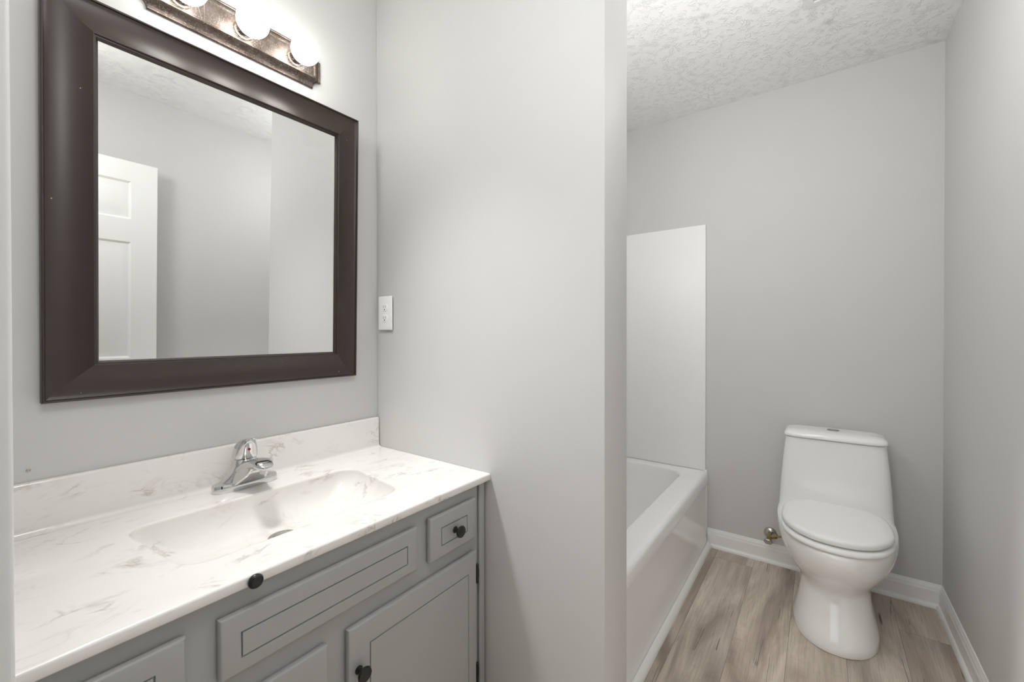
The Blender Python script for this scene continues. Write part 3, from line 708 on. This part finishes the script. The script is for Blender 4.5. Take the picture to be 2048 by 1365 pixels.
for t, k in ((0, 0.7), (0.002, 0.95), (0.005, 1.0), (0.009, 1.0), (0.011, 0.92), (0.010, 0.6), (0.009, 0.3)):
    rings.append([hc+hd_*t+u*(0.019*k*cos(2*pi*i/36)*(1+0.05*cos(12*pi*i/36)))+v*(0.0155*k*sin(2*pi*i/36)*(1+0.05*cos(12*pi*i/36))) for i in range(36)])
loft(bm, rings); obj('handle', bm, M['nickel'], val, label='oval metal handle')
bm = bmesh.new(); tube(bm, [(XC-0.062, VY-0.034, VZ+0.014), (XC-0.064, VY-0.05, VZ+0.020), (XC-0.066, VY-0.075, VZ+0.028), (XC-0.070, VY-0.100, VZ+0.034), (XC-0.075, VY-0.130, VZ+0.038)], 0.0052, 12); obj('supply_tube', bm, M['brass'], val)

# ------------------------------------------------------------------ bathtub and surround panel
RZ = 0.418
TX0, TX1, TB = XB2+0.001, XC-0.014, YA-0.012
tub = thing('bathtub', 'white glossy alcove bathtub with a stepped front apron', 'bathtub', ((TX0+TX1)/2, YT, 0))
RO = [(TX0, YT+0.022), (TX1, YT+0.022), (TX1, TB), (TX0, TB)]
inner = rounded([(TX0+0.11, YT+0.118), (TX1-0.062, YT+0.118), (TX1-0.062, TB-0.07), (TX0+0.11, TB-0.07)], [0.12, 0.105, 0.105, 0.12], 10)
tubfloor = rounded([(TX0+0.20, YT+0.20), (TX1-0.20, YT+0.20), (TX1-0.20, TB-0.15), (TX0+0.20, TB-0.15)], [0.12, 0.12, 0.12, 0.12], 10)
bm = bmesh.new()
hole = [bm.verts.new((p.x, p.y, RZ)) for p in expand(inner, 0.012)]
outer = [bm.verts.new((x, y, RZ)) for x, y in RO]
es = [bm.edges.new((hole[i], hole[(i+1) % len(hole)])) for i in range(len(hole))] + [bm.edges.new((outer[i], outer[(i+1) % 4])) for i in range(4)]
bmesh.ops.triangle_fill(bm, use_beauty=True, use_dissolve=False, edges=es)
prev = hole; L = len(hole)
rr = [([(p.x, p.y) for p in expand(inner, 0.007)], RZ-0.001), ([(p.x, p.y) for p in expand(inner, 0.002)], RZ-0.005), ([(p.x, p.y) for p in inner], RZ-0.013)]
for k in range(1, 15):
    u = 1-cos(k/14*pi/2); z = RZ-0.013-0.34*(1-(1-u)**2.4)**(1/2.0)
    rr.append(([(p.x+(q.x-p.x)*u, p.y+(q.y-p.y)*u) for p, q in zip(inner, tubfloor)], z))
for pts, z in rr:
    cur = [bm.verts.new((x, y, z)) for x, y in pts]
    for i in range(L): bm.faces.new((prev[i], prev[(i+1) % L], cur[(i+1) % L], cur[i]))
    prev = cur
bm.faces.new(prev)
obj('basin', bm, M['acrylic'], tub, angle=60)
bm = bmesh.new()          # apron: rolled rim edge, skirt, set-back panel, foot
ap = [(YT+0.022, RZ), (YT+0.014, RZ-0.0015), (YT+0.007, RZ-0.006), (YT+0.002, RZ-0.014), (YT, RZ-0.024), (YT-0.0005, RZ-0.060), (YT+0.001, RZ-0.068), (YT+0.006, RZ-0.076), (YT+0.012, RZ-0.082), (YT+0.014, RZ-0.09), (YT+0.012, 0.10), (YT+0.008, 0.055), (YT+0.003, 0.035), (YT, 0.028), (YT, 0.0), (YT+0.05, 0.0), (YT+0.05, RZ-0.02)]
loft(bm, [[(TX0, y, z) for y, z in ap], [(TX1-0.004, y, z) for y, z in ap]]); obj('apron', bm, M['acrylic'], tub, angle=40)
bm = bmesh.new(); box(bm, XC-0.0125, XC-0.0005, YT+0.014, TB, RZ-0.0005, 1.797, bev=0.003); box(bm, XC-0.0125, XC-0.0005, YT+0.006, YT+0.03, 0.0, RZ+0.004, bev=0.002)
tag(obj('surround_panel', bm, M['panel'], origin=(XC, YT+0.3, RZ)), 'tall white tub surround panel on the far wall above the bathtub', 'wall panel')

# ------------------------------------------------------------------ ceiling vent
ven = thing('exhaust_vent', 'white louvred exhaust vent grille in the textured ceiling', 'vent', (1.823, -0.085, H))
VX0, VX1, VY0, VY1 = 1.688, 1.958, -0.225, 0.056
bm = bmesh.new(); rs = []
for ins, d in ((0, 0), (0.0, 0.006), (0.003, 0.014), (0.008, 0.018), (0.032, 0.018), (0.034, 0.015), (0.034, 0.002)):
    rs.append([(VX0+ins, VY0+ins, H-d), (VX1-ins, VY0+ins, H-d), (VX1-ins, VY1-ins, H-d), (VX0+ins, VY1-ins, H-d)])
loft(bm, rs, cap0=False, cap1=False); obj('grille_frame', bm, M['vent'], ven, angle=30)
bm = bmesh.new(); k = VX0+0.040
while k < VX1-0.036:
    sweep_profile(bm, [(0, 0, -0.016), (0.0022, 0, -0.0165), (0.0072, 0, -0.006), (0.005, 0, -0.0055)], (k, VY0+0.0345, H), (k, VY1-0.0345, H)); k += 0.0085
obj('louvres', bm, M['vent'], ven, smooth=False)
obj('fan_cavity_shade', new_box(VX0+0.035, VX1-0.035, VY0+0.035, VY1-0.035, H-0.0025, H-0.0005), M['dark'], ven, smooth=False)  # flat near-black sheet stands in for the shade behind the louvres
